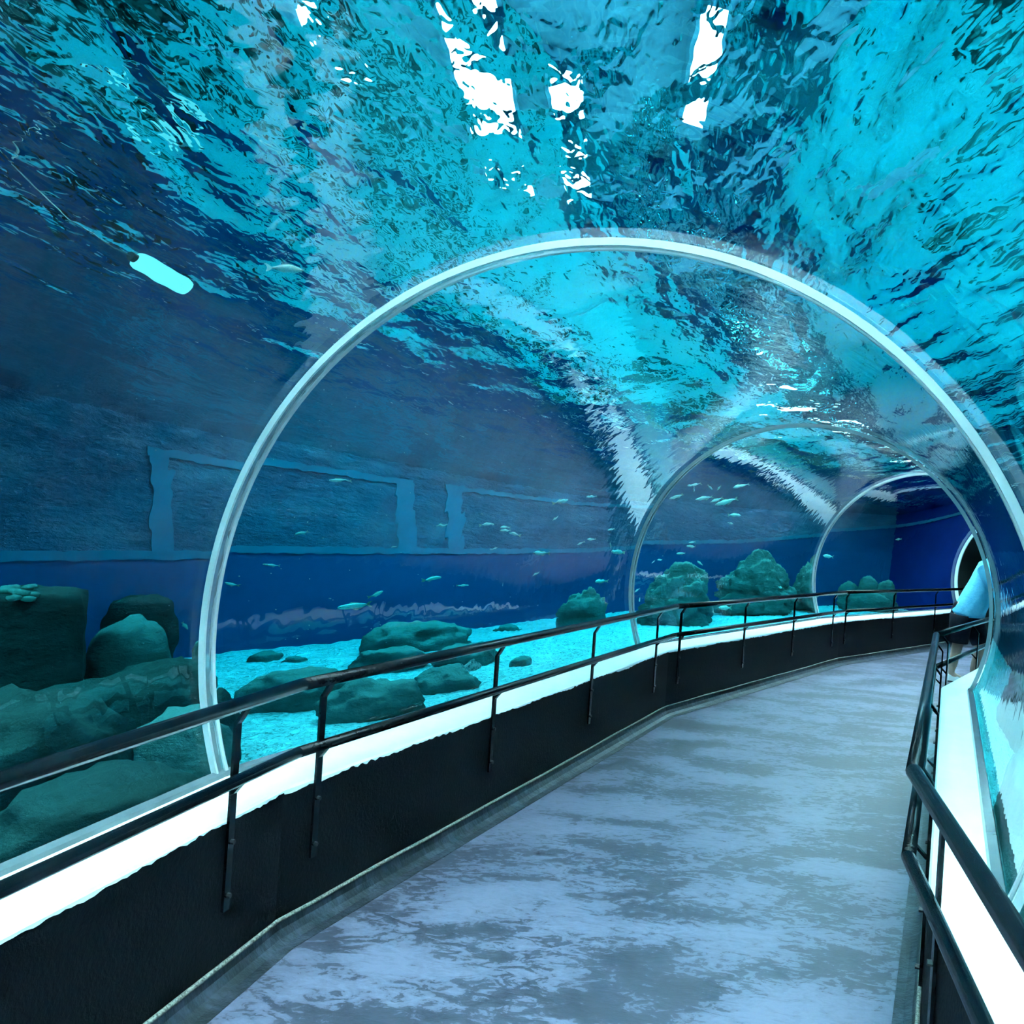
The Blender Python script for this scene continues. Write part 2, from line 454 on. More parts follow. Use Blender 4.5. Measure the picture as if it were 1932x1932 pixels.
kerb('left', T_FACE_L, 'wall_left', 'low black kerb wall with white ledge, on the outer side of the walkway')
kerb('right', T_FACE_R, 'wall_right', 'low black kerb wall with white ledge, beside the viewer, on the inner side of the bend')

# ---- acrylic panes
GL = empty('tunnel_glazing')
tag(GL, 'clear curved acrylic vault of the walkway', kind='structure')
A0 = math.asin((Z_LEDGE - 0.03 - Z_AXIS) / R_GLASS)
for k in range(4):
    bm = bmesh.new()
    n = 128
    ring0, ring1 = [], []
    for i in range(n + 1):
        a = A0 + (math.pi - 2 * A0) * i / n
        t, z = R_GLASS * math.cos(a), Z_AXIS + R_GLASS * math.sin(a)
        ring0.append(PL(k, 0, t, z)); ring1.append(PL(k, 1, t, z))
    v0 = [bm.verts.new(p) for p in ring0]; v1 = [bm.verts.new(p) for p in ring1]
    for i in range(n):
        bm.faces.new((v0[i], v0[i+1], v1[i+1], v1[i]))
    bm.normal_update()
    c = bm.faces[:][n // 2]
    if c.normal.z > 0: bmesh.ops.reverse_faces(bm, faces=bm.faces[:])     # normals look into the tunnel: outside is water
    mesh_obj('pane', bm, M['glass'], GL, smooth=True)

# ---- water body with the tunnel left out of it
bm = bmesh.new()
X0, X1, Y0, Y1 = -13.0, 17.0, -6.5, 22.5
box(bm, ((X0+X1)/2, (Y0+Y1)/2, (Z_WATER - 1.2)/2 - 0.0), X1-X0, Y1-Y0, Z_WATER + 1.2)
bm.normal_update()
n = 64
rings = []
Rw = R_GLASS + 0.004
for j in range(5):
    r = []
    for i in range(n):
        a = 2 * math.pi * i / n
        q = mitre(j, Rw * math.cos(a)); r.append(Vector((q.x, q.y, Z_AXIS + Rw * math.sin(a))))
    if j == 0:
        d = hdir(HEAD[0]) * 0.6; r = [p - Vector((d.x, d.y, 0)) for p in r]
    if j == 4:
        d = hdir(HEAD[3]) * 4.5; r = [p + Vector((d.x, d.y, 0)) for p in r]
    rings.append(r)
b2 = bmesh.new()
poly_sweep(b2, rings)
fix_normals(b2)
bmesh.ops.reverse_faces(b2, faces=b2.faces[:])
me_tmp = bpy.data.meshes.new('void'); b2.to_mesh(me_tmp); b2.free()
bm.from_mesh(me_tmp); bpy.data.meshes.remove(me_tmp)
water = mesh_obj('water', bm, M['water'])
tag(water, 'clear blue-green water filling the tank around the tunnel', kind='structure')

bm = bmesh.new()
vs = [bm.verts.new(p) for p in ((X0+.1, Y0+.1, Z_WATER-.002), (X0+.1, Y1-.1, Z_WATER-.002), (X1-.1, Y1-.1, Z_WATER-.002), (X1-.1, Y0+.1, Z_WATER-.002))]
bm.faces.new(vs)          # faces down
ws = mesh_obj('water_surface', bm, M['surface'])
tag(ws, 'rippled water surface overhead, seen from below', kind='structure')

# ---- sand bed
bm = bmesh.new()
nx, ny = 150, 150
grid = []
for i in range(nx + 1):
    row = []
    for j in range(ny + 1):
        x = X0 + .2 + (X1 - X0 - .4) * i / nx; y = Y0 + .2 + (Y1 - Y0 - .4) * j / ny
        z = Z_SAND + 0.05 * noise.noise((x * .6, y * .6, 2)) + 0.025 * noise.noise((x * 2.1, y * 2.1, 7))
        # the bed dips under the walkway
        row.append(bm.verts.new((x, y, z)))
    grid.append(row)
def dist_axis(x, y):
    best = 1e9; p = Vector((x, y))
    for k in range(4):
        a, b = ST[k], ST[k+1]; e = b - a
        if k == 3: e = e * 1.9
        if k == 0: a = a - e * .3; e = e * 1.3
        u = max(0, min(1, (p - a).dot(e) / e.length_squared))
        best = min(best, (p - a - e * u).length)
    return best
for i in range(nx):
    for j in range(ny):
        q = (grid[i][j], grid[i+1][j], grid[i+1][j+1], grid[i][j+1])
        c = sum((v.co for v in q), Vector()) / 4
        if dist_axis(c.x, c.y) > 1.22: bm.faces.new(q)
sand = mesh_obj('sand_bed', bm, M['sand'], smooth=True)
tag(sand, 'pale rippled sand bed of the tank', kind='structure')

# ---- tank walls
WALL = [(-10.5, -6), (-7.7, 6.3), (-5.2, 10.5), (-2.2, 14.0), (1.2, 16.4), (4.4, 18.0), (7.2, 19.2)]
STRIP = [(-10.5, -6, 1.05), (-7.7, 6.3, 1.40), (-5.2, 10.5, 1.66), (-2.2, 14.0, 1.92), (1.2, 16.4, 2.33), (4.4, 18.0, 2.95), (7.2, 19.2, 3.55)]
def wall_between(bm, zlo, zhi, off=0.0, th=0.25, nsub=1):
    """prism along the left tank wall between two height functions"""
    pts = [Vector((x, y)) for x, y in WALL]
    nr = []
    for i in range(len(pts)):
        a = pts[max(0, i-1)]; b = pts[min(len(pts)-1, i+1)]
        d = (b - a).normalized(); nr.append(Vector((d.y, -d.x)))      # towards the tank
    rings = []
    for i, p in enumerate(pts):
        q0 = p + nr[i] * off; q1 = q0 - nr[i] * th
        rings.append([Vector((q0.x, q0.y, zlo(i))), Vector((q0.x, q0.y, zhi(i))), Vector((q1.x, q1.y, zhi(i))), Vector((q1.x, q1.y, zlo(i)))])
    poly_sweep(bm, rings); fix_normals(bm)
bm = bmesh.new(); wall_between(bm, lambda i: -1.0, lambda i: STRIP[i][2])
wl = mesh_obj('wall_tank', bm, M['wall_blue'])
tag(wl, 'long tank wall beyond the sand, smooth dark blue below and rough grey-blue above', kind='structure')
bm = bmesh.new(); wall_between(bm, lambda i: STRIP[i][2], lambda i: Z_ROOF)
mesh_obj('upper_wall', bm, M['wall_rock'], wl)['label'] = 'rough grey-blue upper wall'
bm = bmesh.new(); wall_between(bm, lambda i: STRIP[i][2] - 0.07, lambda i: STRIP[i][2] + 0.07, 0.016, 0.05)
mesh_obj('trim_strip', bm, M['strip'], wl)['label'] = 'pale blue trim strip'
def wall_bar(a, b, w):
    """trim bar on the wall from point a to point b (world), w wide"""
    a, b = Vector(a), Vector(b)
    # push out of the wall
    best = None
    for (x0, y0), (x1, y1) in zip(WALL, WALL[1:]):
        e = Vector((x1-x0, y1-y0)); p = Vector((a.x-x0, a.y-y0)); u = p.dot(e)/e.length_squared
        dd = abs(p.x*e.y - p.y*e.x)/e.length
        if -0.05 <= u <= 1.05 and (best is None or dd < best[0]): best = (dd, Vector((e.y, -e.x)).normalized())
    nn = Vector((best[1].x, best[1].y, 0))
    bm = bmesh.new()
    side = (b - a).cross(nn).normalized()
    bar(bm, [a + nn*.006, b + nn*.006], side, w, 0.02)
    fix_normals(bm)
    o = mesh_obj('frame_bar', bm, M['strip'], wl)
wall_bar((-5.87, 9.37, 1.60), (-5.87, 9.37, 3.27), 0.20)
wall_bar((-5.93, 9.27, 3.27), (-5.2, 10.5, 3.32), 0.14)
wall_bar((-5.2, 10.5, 3.32), (-3.86, 12.06, 3.38), 0.14)
wall_bar((-3.93, 11.98, 1.80), (-3.93, 11.98, 3.40), 0.24)
wall_bar((-3.50, 12.48, 1.83), (-3.50, 12.48, 3.42), 0.22)
wall_bar((-3.58, 12.39, 3.42), (-2.2, 14.0, 3.50), 0.12)
wall_bar((-2.2, 14.0, 3.50), (-0.9, 14.92, 3.62), 0.12)
wall_bar((-0.55, 15.17, 2.08), (-0.55, 15.17, 3.60), 0.26)

# right-hand tank wall, end wall with the portal, entrance wall behind the viewer
def wall_panel(name, a, b, mat, label, z0=-1.0, z1=Z_ROOF, th=0.25):
    a, b = Vector(a), Vector(b); d = (b - a).normalized(); nn = Vector((d.y, -d.x))
    bm = bmesh.new()
    poly_sweep(bm, [[Vector((p.x, p.y, z0)), Vector((p.x, p.y, z1)), Vector((p.x - nn.x*th, p.y - nn.y*th, z1)), Vector((p.x - nn.x*th, p.y - nn.y*th, z0))] for p in (a, b)])
    fix_normals(bm)
    o = mesh_obj(name, bm, mat); tag(o, label, kind='structure'); return o
wall_panel('wall_tank_inner', (12.6, 11.6), (4.6, -6), M['wall_rock'], 'rough blue tank wall on the inner side of the bend')
wall_panel('wall_entrance', (5.0, -6), (-10.6, -6), M['wall_blue'], 'blue tank wall behind the viewer')
# end wall: slab with an arched opening
e0 = ST[4] + hdir(HEAD[3]) * 0.02
bm = bmesh.new()
nseg = 48
def ew(t, z, dpt=0.0):
    q = e0 + hnrm(HEAD[3]) * t + hdir(HEAD[3]) * dpt
    return Vector((q.x, q.y, z))
inner, outer = [], []
for i in range(nseg + 1):
    a = A0 + (math.pi - 2 * A0) * i / nseg
    inner.append((R_GLASS * 0.985 * math.cos(a), Z_AXIS + R_GLASS * 0.985 * math.sin(a)))
    # project onto the outline of a big rectangle
    ca, sa = math.cos(a), math.sin(a)
    tx = (6.2 if ca > 0 else 6.6) / abs(ca) if abs(ca) > 1e-6 else 1e9
    tz = (Z_ROOF - Z_AXIS) / sa if sa > 1e-6 else 1e9
    tz = min(tz, (Z_AXIS + 1.0) / -sa if sa < -1e-6 else 1e9)
    rr = min(tx, tz)
    outer.append((rr * ca, Z_AXIS + rr * sa))
vi = [bm.verts.new(ew(*p)) for p in inner]; vo = [bm.verts.new(ew(*p)) for p in outer]
for i in range(nseg): bm.faces.new((vi[i], vi[i+1], vo[i+1], vo[i]))
for (a, b) in ((0, 1),):
    pass
ret = bmesh.ops.extrude_face_region(bm, geom=bm.faces[:])
dd = hdir(HEAD[3]) * 0.3
for v in ret['geom']:
    if isinstance(v, bmesh.types.BMVert): v.co += Vector((dd.x, dd.y, 0))
fix_normals(bm)
endw = mesh_obj('wall_end', bm, M['wall_indigo'])
tag(endw, 'deep blue end wall with the round portal the walkway leaves by', kind='structure')
# lower parts of the end wall either side of the walkway
for sg, t0, t1 in ((-1, 1.05, 6.6), (1, 1.1, 6.2)):
    bm = bmesh.new()
    poly_sweep(bm, [[ew(sg*t, -1.0, .02), ew(sg*t, Z_LEDGE + .02, .02), ew(sg*t, Z_LEDGE + .02, .32), ew(sg*t, -1.0, .32)] for t in (t0, t1)])
    fix_normals(bm); mesh_obj('wall_foot', bm, M['wall_indigo'], endw)
# strip across the end wall
for sg, t0, t1 in ((-1, 0.75, 6.3),):
    bm = bmesh.new()
    poly_sweep(bm, [[ew(sg*t, z - .07, -.03), ew(sg*t, z + .07, -.03), ew(sg*t, z + .07, .02), ew(sg*t, z - .07, .02)] for t, z in ((t0, 2.95), (t1, 3.3))])
    fix_normals(bm); mesh_obj('trim_strip', bm, M['strip'], endw)
# dark corridor behind the portal
bm = bmesh.new()
prof = []
for i in range(33):
    a = A0 + (math.pi - 2 * A0) * i / 32
    prof.append((1.36 * math.cos(a), Z_AXIS + 1.36 * math.sin(a)))
prof += [(-1.2, -0.1), (1.2, -0.1)]
r0 = [bm.verts.new(ew(t, z, 0.05)) for t, z in prof]; r1 = [bm.verts.new(ew(t, z, 3.8)) for t, z in prof]
for i in range(len(prof)):
    j = (i + 1) % len(prof); bm.faces.new((r0[i], r1[i], r1[j], r0[j]))
bm.faces.new(r1)
co = mesh_obj('wall_corridor', bm, M['dark'])
tag(co, 'unlit dark corridor beyond the portal', kind='structure')
# dark lobby behind the viewer closes the tunnel
bm = bmesh.new()
prof2 = []
for i in range(33):
    a = 2 * math.pi * i / 33
    prof2.append(mitre(0, R_GLASS * math.cos(a)).to_3d() + Vector((0, 0, Z_AXIS + R_GLASS * math.sin(a))))
bm.faces.new([bm.verts.new(p) for p in prof2])
lb = mesh_obj('wall_lobby', bm, M['dark'])
tag(lb, 'dark lobby doorway behind the viewer', kind='structure')

# ---- hall roof
bm = bmesh.new()
box(bm, ((X0+X1)/2, (Y0+Y1)/2, Z_ROOF + 0.1), X1-X0, Y1-Y0, 0.2)
roof = mesh_obj('ceiling', bm, M['hall'])
tag(roof, 'dark hall ceiling above the tank', kind='structure')

# ================================================================== LAMPS OF THE HALL
def floodlight(x, y, sx, sy, label, rot=0.0, radiance=LAMP_RADIANCE):
    root = empty('floodlight', (x, y, Z_ROOF - 0.03))
    bm = bmesh.new(); box(bm, (0, 0, -0.06), sx + .08, sy + .08, 0.12)
    h = mesh_obj('housing', bm, M['hall'], root)
    ld = bpy.data.lights.new('floodlight_glow', 'AREA')
    ld.shape = 'RECTANGLE'; ld.size, ld.size_y = sx, sy
    ld.color = LAMP_COLOR
    ld.energy = radiance * math.pi * sx * sy
    lo = link(bpy.data.objects.new('glow', ld), root); lo.location = (0, 0, -0.13)
    root.rotation_euler.z = rot
    tag(root, label, 'lamp', 'floodlights under the hall ceiling')
    return root
FL = [(-1.65, 5.6, .4, .8), (-.42, 5.9, .5, 1.7), (.35, 6.1, .3, 1.3), (1.6, 5.2, .22, .8), (2.25, 8.1, .25, .5), (2.6, 8.7, .2, .4)]
FLN = ['leftmost slim floodlight glinting through the ripples overhead', 'widest slim floodlight glinting through the ripples overhead', 'slim floodlight glinting right beside the widest one overhead', 'thin floodlight glinting above the dark water on the right', 'small spot floodlight glinting inside the first ring', 'smallest spot floodlight glinting lower inside the first ring']
for f, nm in zip(FL, FLN):
    floodlight(*f, nm)
WHERE = ['above the water left of the viewer', 'straight above the viewer', 'above the water right of the viewer', 'behind the viewer on the outer side', 'behind the viewer over the walkway', 'behind the viewer on the inner side', 'over the far left tank wall', 'over the flat stones on the sand', 'over the single rounded rock', 'over the highest reef rock', 'over the inner rocks beside the viewer', 'over the inner tank wall', 'over the inner wall by the portal', 'over the portal', 'over the walkway between the second and third rings']
for where, (x, y) in zip(WHERE, [(-4.2, 1.4), (-0.8, 0.9), (2.6, 0.9), (-4.4, -2.4), (-0.9, -2.6), (2.5, -2.6),
               (-7.6, 3.2), (-3.2, 9.8), (-0.8, 12.4), (2.6, 15.0), (6.0, 2.4), (8.0, 5.9), (9.6, 9.6), (7.0, 13.8), (3.9, 11.2)]):
    floodlight(x, y, 3.1, 3.1, 'broad square floodlight %s' % where)

# ================================================================== JOINT RINGS
def arch(bm, j, r0, r1, w, off=0.0, n=96):
    hb = HEAD[0] if j == 0 else HEAD[3] if j == 4 else (HEAD[j-1] + HEAD[j]) / 2
    ax = hdir(hb); ax = Vector((ax.x, ax.y, 0))
    rings = []
    a0 = math.asin((Z_LEDGE - Z_AXIS) / r1)
    for i in range(n + 1):
        a = a0 + (math.pi - 2 * a0) * i / n
        pr = []
        for r, s in ((r0, -1), (r1, -1), (r1, 1), (r0, 1)):
            q = ST[j] + hnrm(hb) * (r * math.cos(a)) ; pr.append(Vector((q.x, q.y, Z_AXIS + r * math.sin(a))) + ax * (s * w / 2 + off))
        rings.append(pr)
    poly_sweep(bm, rings); fix_normals(bm)
names = {1: 'pale acrylic joint ring framing the nearest bend of the tunnel', 2: 'acrylic joint ring at the second bend, half as large in view',
         3: 'acrylic joint ring at the third bend, in front of the far rocks', 4: 'white rimmed ring around the dark portal at the end'}
for j in (1, 2, 3, 4):
    root = empty('joint_ring', (ST[j].x, ST[j].y, Z_LEDGE))
    if j == 4:
        bm = bmesh.new(); arch(bm, j, 1.345, 1.385, 0.05, -0.01); parent_keep(mesh_obj('rim', bm, M['white']), root)
    bm = bmesh.new(); arch(bm, j, 1.374, 1.393, 0.040); parent_keep(mesh_obj('ring_body', bm, M['ring_clear'], smooth=False), root)
    bm = bmesh.new(); arch(bm, j, 1.368, 1.392, 0.011, -0.0255); parent_keep(mesh_obj('edge_bead', bm, M['ring_bead']), root)
    bm = bmesh.new(); arch(bm, j, 1.368, 1.392, 0.018, 0.029); parent_keep(mesh_obj('edge_bead', bm, M['ring_bead']), root)
    tag(root, names[j], 'ring', 'joint rings between the acrylic panes')

# ================================================================== HANDRAILS
def handrail(k, side, label):
    sg = -1 if side == 'left' else 1
    t_rail = 0.955 if side == 'left' else 1.027
    t_post = (T_FACE_L if side == 'left' else T_FACE_R) - 0.008
    z_top, z_low = 0.92, 0.68
    base = P(k, SEG_LEN[k] / 2, sg * t_post, 0.25)
    root = empty('handrail', base)
    def add(name, bm, mat, smooth=False):
        fix_normals(bm)
        return parent_keep(mesh_obj(name, bm, mat, smooth=smooth), root)
    for nm, z, r in (('top_rail', z_top, 0.0225), ('lower_rail', z_low, 0.0195)):
        bm = bmesh.new()
        tube(bm, [PL(k, u, sg * t_rail, z) for u in (0.0, 0.25, 0.5, 0.75, 1.0)], r, 16)
        add(nm, bm, M['rail'], True)
    if k == 0: ss = [SEG_LEN[0] - .27 - 1.5 * i for i in range(4)]
    elif side == 'left': ss = [0.10, 1.59, 3.06, 4.55] if k < 3 else [0.08, 1.70, 3.42, 5.0]
    else:
        e = math.tan((HEAD[k] - HEAD[k-1]) / 2); ss = [0.30, 1.62, 3.0, 4.35] if k < 3 else [0.3, 1.8, 3.3, 4.9]
    along = hdir(HEAD[k]); along = Vector((along.x, along.y, 0))
    inward = hnrm(HEAD[k]) * -sg; inward = Vector((inward.x, inward.y, 0))
    for s in ss:
        bm = bmesh.new()
        bar(bm, [P(k, s, sg * t_post, 0.25), P(k, s, sg * t_post, 0.55), P(k, s, sg * t_post, 0.845), P(k, s, sg * (t_post - 0.010), 0.860), P(k, s, sg * (t_rail + 0.006), z_top - 0.018)], along, 0.034, 0.010)
        po = add('post', bm, M['rail'])
        bm = bmesh.new()
        bar(bm, [P(k, s, sg * (t_post - .004), 0.625), P(k, s, sg * (t_rail + 0.004), z_low - 0.014)], along, 0.026, 0.008)
        add('bracket', bm, M['rail'])
        for z in (0.30, 0.47):
            bm = bmesh.new()
            c = P(k, s, sg * (t_post - 0.005), z)
            tube(bm, [c, c + inward * 0.012], 0.0085, 6)
            add('bolt', bm, M['steel'])
    tag(root, label, 'handrail', 'black tubular handrails along the walkway')
    return root
LAB_L = ['black handrail on the outer kerb, nearest length, running out past the large rocks',
         'black handrail on the outer kerb between the first and second joint rings',
         'black handrail on the outer kerb between the second and third joint rings',
         'black handrail on the outer kerb leading up to the dark portal']
LAB_R = ['black handrail on the inner kerb, closest to the viewer at the bottom corner',
         'black handrail on the inner kerb seen end-on, like a ladder',
         'black handrail on the inner kerb that the person leans over',
         'black handrail on the inner kerb behind the person, by the portal']
for k in range(4):
    handrail(k, 'left', LAB_L[k]); handrail(k, 'right', LAB_R[k])

# cord along the foot of each kerb
def cord(sg, t, label):
    bm = bmesh.new(); pts = []
    for k in range(4):
        n = 24
        for i in range(n):
            u = i / n
            q = PL(k, u, sg * t, 0.078 + 0.006 * noise.noise((k * 5 + u * 9, 1.3, sg)))
            pts.append(q)
    pts.append(PL(3, 1, sg * t, 0.078))
    tube(bm, pts, 0.0075, 8); fix_normals(bm)
    o = mesh_obj('cord', bm, M['rope'], smooth=True)
    tag(o, label, 'cord')
cord(-1, T_FACE_L - 0.010, 'pale braided cord fixed along the foot of the outer black kerb')
cord(1, T_FACE_R - 0.010, 'pale braided cord fixed along the foot of the inner black kerb')

# ================================================================== ROCKS
def rock(label, xy, w, ztop, ndir, seed, dep=None, mat='rock', zbase=None, boxy=0.0, rough=0.22, lean=0.0, sub=4, group=None, name='rock', taper=0.0):
    zb = Z_SAND - 0.12 if zbase is None else zbase
    dep = dep or w * 0.75
    bm = bmesh.new()
    bmesh.ops.create_icosphere(bm, subdivisions=sub, radius=1.0)
    hx, hy, hz = w / 2, dep / 2, (ztop - zb) / 2
    rt = Vector((ndir[1], -ndir[0], 0)); fw = Vector((ndir[0], ndir[1], 0))
    so = Vector((seed * 13.7, seed * 5.3, seed * 2.9))
    zmax = -9; 
    for v in bm.verts:
        d = v.co.normalized()
        if boxy:
            m = max(abs(d.x), abs(d.y), abs(d.z)); cube = d / m
            d2 = d.lerp(cube * 0.86, boxy)
        else: d2 = d.copy()
        n3 = noise.noise(Vector((d.x * 2.1, d.y * 2.1, d.z * 3.4)) + so * 1.7)
        n4 = noise.noise(Vector((d.x * 4.6, d.y * 4.6, d.z * 6.5)) + so * .6)
        f = 1.0 + rough * (1.15 * noise.noise(d * 1.1 + so) + 0.55 * noise.noise(d * 2.4 + so))
        f -= rough * 0.42 * (1 - min(1, abs(n3) * 3.2)) ** 2 + rough * 0.2 * (1 - min(1, abs(n4) * 3)) ** 2      # creases between slabs
        f += rough * 0.10 * noise.noise(d * 9 + so)
        p = d2 * f
        # flatten the underside
        if p.z < -0.55: p.z = -0.55 + (p.z + 0.55) * 0.3
        v.co = Vector((p.x, p.y, p.z))
    zs = [v.co.z for v in bm.verts]; z0, z1 = min(zs), max(zs)
    xs = [v.co.x for v in bm.verts]; x0, x1 = min(xs), max(xs)
    c = Vector((xy[0], xy[1], 0)) + fw * (dep * 0.15)
    for v in bm.verts:
        x = (v.co.x - (x0 + x1) / 2) / (x1 - x0) * w; y = v.co.y * hy
        z = (v.co.z - z0) / (z1 - z0) * (ztop - zb)
        x += lean * z
        q = 1 - taper * max(0.0, (z / (ztop - zb) - .25)) / .75
        x *= q; y *= q
        v.co = rt * x + fw * y + Vector((0, 0, z))
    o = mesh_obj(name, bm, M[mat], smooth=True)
    o.location = (c.x, c.y, zb)
    tag(o, label, 'rock', group)
    return o
# flat stones on the sand
G = 'stones lying on the sand'
rock('large flat rock farthest out on the sand with a dark hollow in its side', (-2.83, 10.18), 1.27, 0.38, (-0.41, 0.91), 1, 1.0, group=G)
rock('flat stone lying just in front of the large flat rock', (-2.51, 8.85), 0.82, 0.14, (-0.43, 0.90), 2, 0.6, group=G)
rock('broad pointed stone nearest the kerb, behind the first handrail posts', (-1.64, 6.68), 0.90, 0.24, (-0.42, 0.91), 3, 0.55, rough=0.26, group=G)
rock('smooth oval stone beside the broad pointed stone, under the dark fish', (-1.36, 7.69), 0.69, 0.13, (-0.39, 0.92), 4, 0.5, group=G)
rock('long low stone just right of the first joint ring', (-2.49, 7.05), 0.95, 0.23, (-0.48, 0.88), 5, 0.6, group=G)
rock('low stone half hidden behind the top rail near the middle', (-1.76, 9.08), 0.74, 0.14, (-0.39, 0.92), 6, 0.6, group=G)
rock('small dark stone alone on the bright sand right of the dark fish', (-1.02, 8.99), 0.30, -0.03, (-0.35, 0.94), 7, 0.25, sub=3, group=G)
rock('thin dark stone on the far sand beside the first joint ring', (-4.29, 9.74), 0.32, 0.0, (-0.49, 0.87), 8, 0.3, sub=3, group=G)
rock('tiny flat stone right of the thin dark stone on the far sand', (-3.88, 9.55), 0.23, -0.05, (-0.48, 0.88), 9, 0.2, sub=3, group=G)
rock('slim flat stone on the far sand beyond the large flat rock', (-2.5, 12.2), 0.42, -0.02, (-0.37, 0.93), 10, 0.3, sub=3, group=G)
# far reef
G = 'reef rocks at the far end'
rock('single rounded rock left of the second joint ring', (-1.31, 12.30), 1.02, 0.82, (-0.34, 0.94), 11, 0.8, rough=0.3, group=G, taper=0.35)
rock('craggy flat-topped reef rock just inside the second joint ring', (0.72, 13.12), 1.42, 1.43, (-0.20, 0.98), 12, 0.9, rough=0.34, boxy=.4, group=G, sub=5, taper=0.25)
rock('highest reef rock with folded slabs, before the third joint ring', (2.04, 14.91), 2.30, 1.90, (-0.17, 0.99), 13, 1.0, rough=0.40, sub=5, group=G, taper=0.55)
rock('narrow stepped reef rock behind the third joint ring', (3.25, 16.0), 1.15, 1.76, (-0.14, 0.99), 14, 0.9, rough=0.4, group=G, sub=5, taper=0.35)
kn = rock('broad low rock with three rounded knobs near the portal', (5.0, 17.2), 1.7, 0.62, (-0.04, 1.0), 15, 0.7, rough=0.22, group=G)
bmk = bmesh.new(); bmk.from_mesh(kn.data)
for kx, kz, kr, kh, sd in ((-.55, .62, .28, .46, 16), (-.02, .72, .30, .60, 17), (.50, .68, .30, .52, 18)):
    ret = bmesh.ops.create_icosphere(bmk, subdivisions=3, radius=1.0)
    for v in ret['verts']:
        d = v.co.normalized(); f = 1 + .22 * noise.noise(d * 1.5 + Vector((sd, 1, 2)))
        v.co = Vector((kx + d.x * kr * f, .05 + d.y * .22 * f, kz + d.z * kh * f))
bmk.to_mesh(kn.data); bmk.free(); kn.data.polygons.foreach_set('use_smooth', [True] * len(kn.data.polygons))
# big rocks by the nearest pane
G = 'large rocks outside the nearest pane'
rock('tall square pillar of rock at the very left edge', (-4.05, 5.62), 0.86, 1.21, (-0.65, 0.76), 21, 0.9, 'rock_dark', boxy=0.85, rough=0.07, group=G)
rock('rounded green boulder beside the tall pillar', (-3.79, 6.40), 0.57, 0.87, (-0.62, 0.79), 22, 0.6, 'rock', zbase=0.1, rough=0.12, group=G)
rock('crumbling rock between the green boulder and the first ring', (-3.05, 6.35), 0.55, 0.66, (-0.59, 0.81), 23, 0.5, 'rock', rough=0.4, group=G)
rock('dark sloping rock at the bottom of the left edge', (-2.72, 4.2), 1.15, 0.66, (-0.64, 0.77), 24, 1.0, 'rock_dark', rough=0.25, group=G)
rock('round-topped rock directly left of the foot of the first ring', (-2.14, 4.86), 0.78, 0.42, (-0.58, 0.82), 25, 0.6, 'rock', rough=0.2, group=G)
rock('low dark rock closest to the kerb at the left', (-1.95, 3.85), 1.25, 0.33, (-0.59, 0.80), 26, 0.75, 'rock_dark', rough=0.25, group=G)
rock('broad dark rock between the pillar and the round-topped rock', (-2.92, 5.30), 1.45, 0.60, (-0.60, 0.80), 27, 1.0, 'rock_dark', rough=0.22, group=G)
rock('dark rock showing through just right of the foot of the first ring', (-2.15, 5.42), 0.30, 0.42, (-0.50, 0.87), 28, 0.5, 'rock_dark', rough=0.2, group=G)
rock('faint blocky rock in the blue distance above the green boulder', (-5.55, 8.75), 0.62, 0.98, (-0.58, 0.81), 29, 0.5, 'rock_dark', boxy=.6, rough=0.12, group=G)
# rubble on the pillar
from mathutils.bvhtree import BVHTree
_pl = [o for o in COL.objects if o.get('label', '').startswith('tall square pillar')][0]
_bv = BVHTree.FromPolygons([v.co + _pl.location for v in _pl.data.vertices], [p.vertices[:] for p in _pl.data.polygons])
for i in range(26):
    rx = random.uniform(-.26, .17); ry = random.uniform(-.44, -.10)
    rt = Vector((0.76, 0.65, 0)); fw = Vector((-.65, .76, 0))
    c = Vector((-4.05, 5.62, 0)) + fw * .135 + rt * rx + fw * ry
    s = random.uniform(.04, .075)
    bm = bmesh.new(); bmesh.ops.create_icosphere(bm, subdivisions=2, radius=1)
    for v in bm.verts:
        d = v.co.normalized(); v.co = d * (1 + .45 * noise.noise(d * 1.7 + Vector((i, 2, 3)))) * s * .6; v.co.z *= .7
    o = mesh_obj('rubble_stone', bm, M['rubble'], smooth=True); hit = _bv.ray_cast(Vector((c.x, c.y, 3)), Vector((0, 0, -1)))[0]
    o.location = (c.x, c.y, (hit.z if hit else 1.1) + s * .2)
    tag(o, 'small pale rubble stone on top of the tall square pillar', 'stone', 'rubble stones on the pillar')
# right side of the tank, seen through the nearest pane on that side
G = 'rocks on the inner side of the bend'
rock('green rock lying outside the pane beyond the inner ledge', (3.2, 3.5), 1.6, 0.75, (0.8, 0.6), 31, 1.2, 'rock', rough=0.3, group=G)
rock('second green rock farther along outside the inner pane', (5.4, 5.4), 1.5, 0.7, (0.8, 0.6), 32, 1.2, 'rock', rough=0.3, group=G)

# ================================================================== HANGING LAMP
la, lb2 = Vector((-2.294, 4.207, 3.273)), Vector((-2.19, 4.495, 3.236))
root = empty('underwater_lamp', (la + lb2) / 2)
ax = (lb2 - la).normalized()
bm = bmesh.new()
L = (lb2 - la).length
tube(bm, [la + ax * (L * u) for u in (0, .03, .1, .5, .9, .97, 1)], [.035, .052, .060, .060, .060, .052, .035], 20)
fix_normals(bm); parent_keep(mesh_obj('glow_tube', bm, M['lamp_tube'], smooth=True), root)
bm = bmesh.new(); tube(bm, [la - ax * .03, la + ax * .005], .03, 14); fix_normals(bm)
parent_keep(mesh_obj('end_cap', bm, M['steel']), root)
bm = bmesh.new()
rope_end = Vector((-2.567, 4.118, 3.452))
pts = [la - ax * .03, la.lerp(rope_end, .3) + Vector((0, 0, -.012)), la.lerp(rope_end, .6) + Vector((0, 0, .008)), rope_end, Vector((-2.85, 4.10, Z_WATER - .02))]
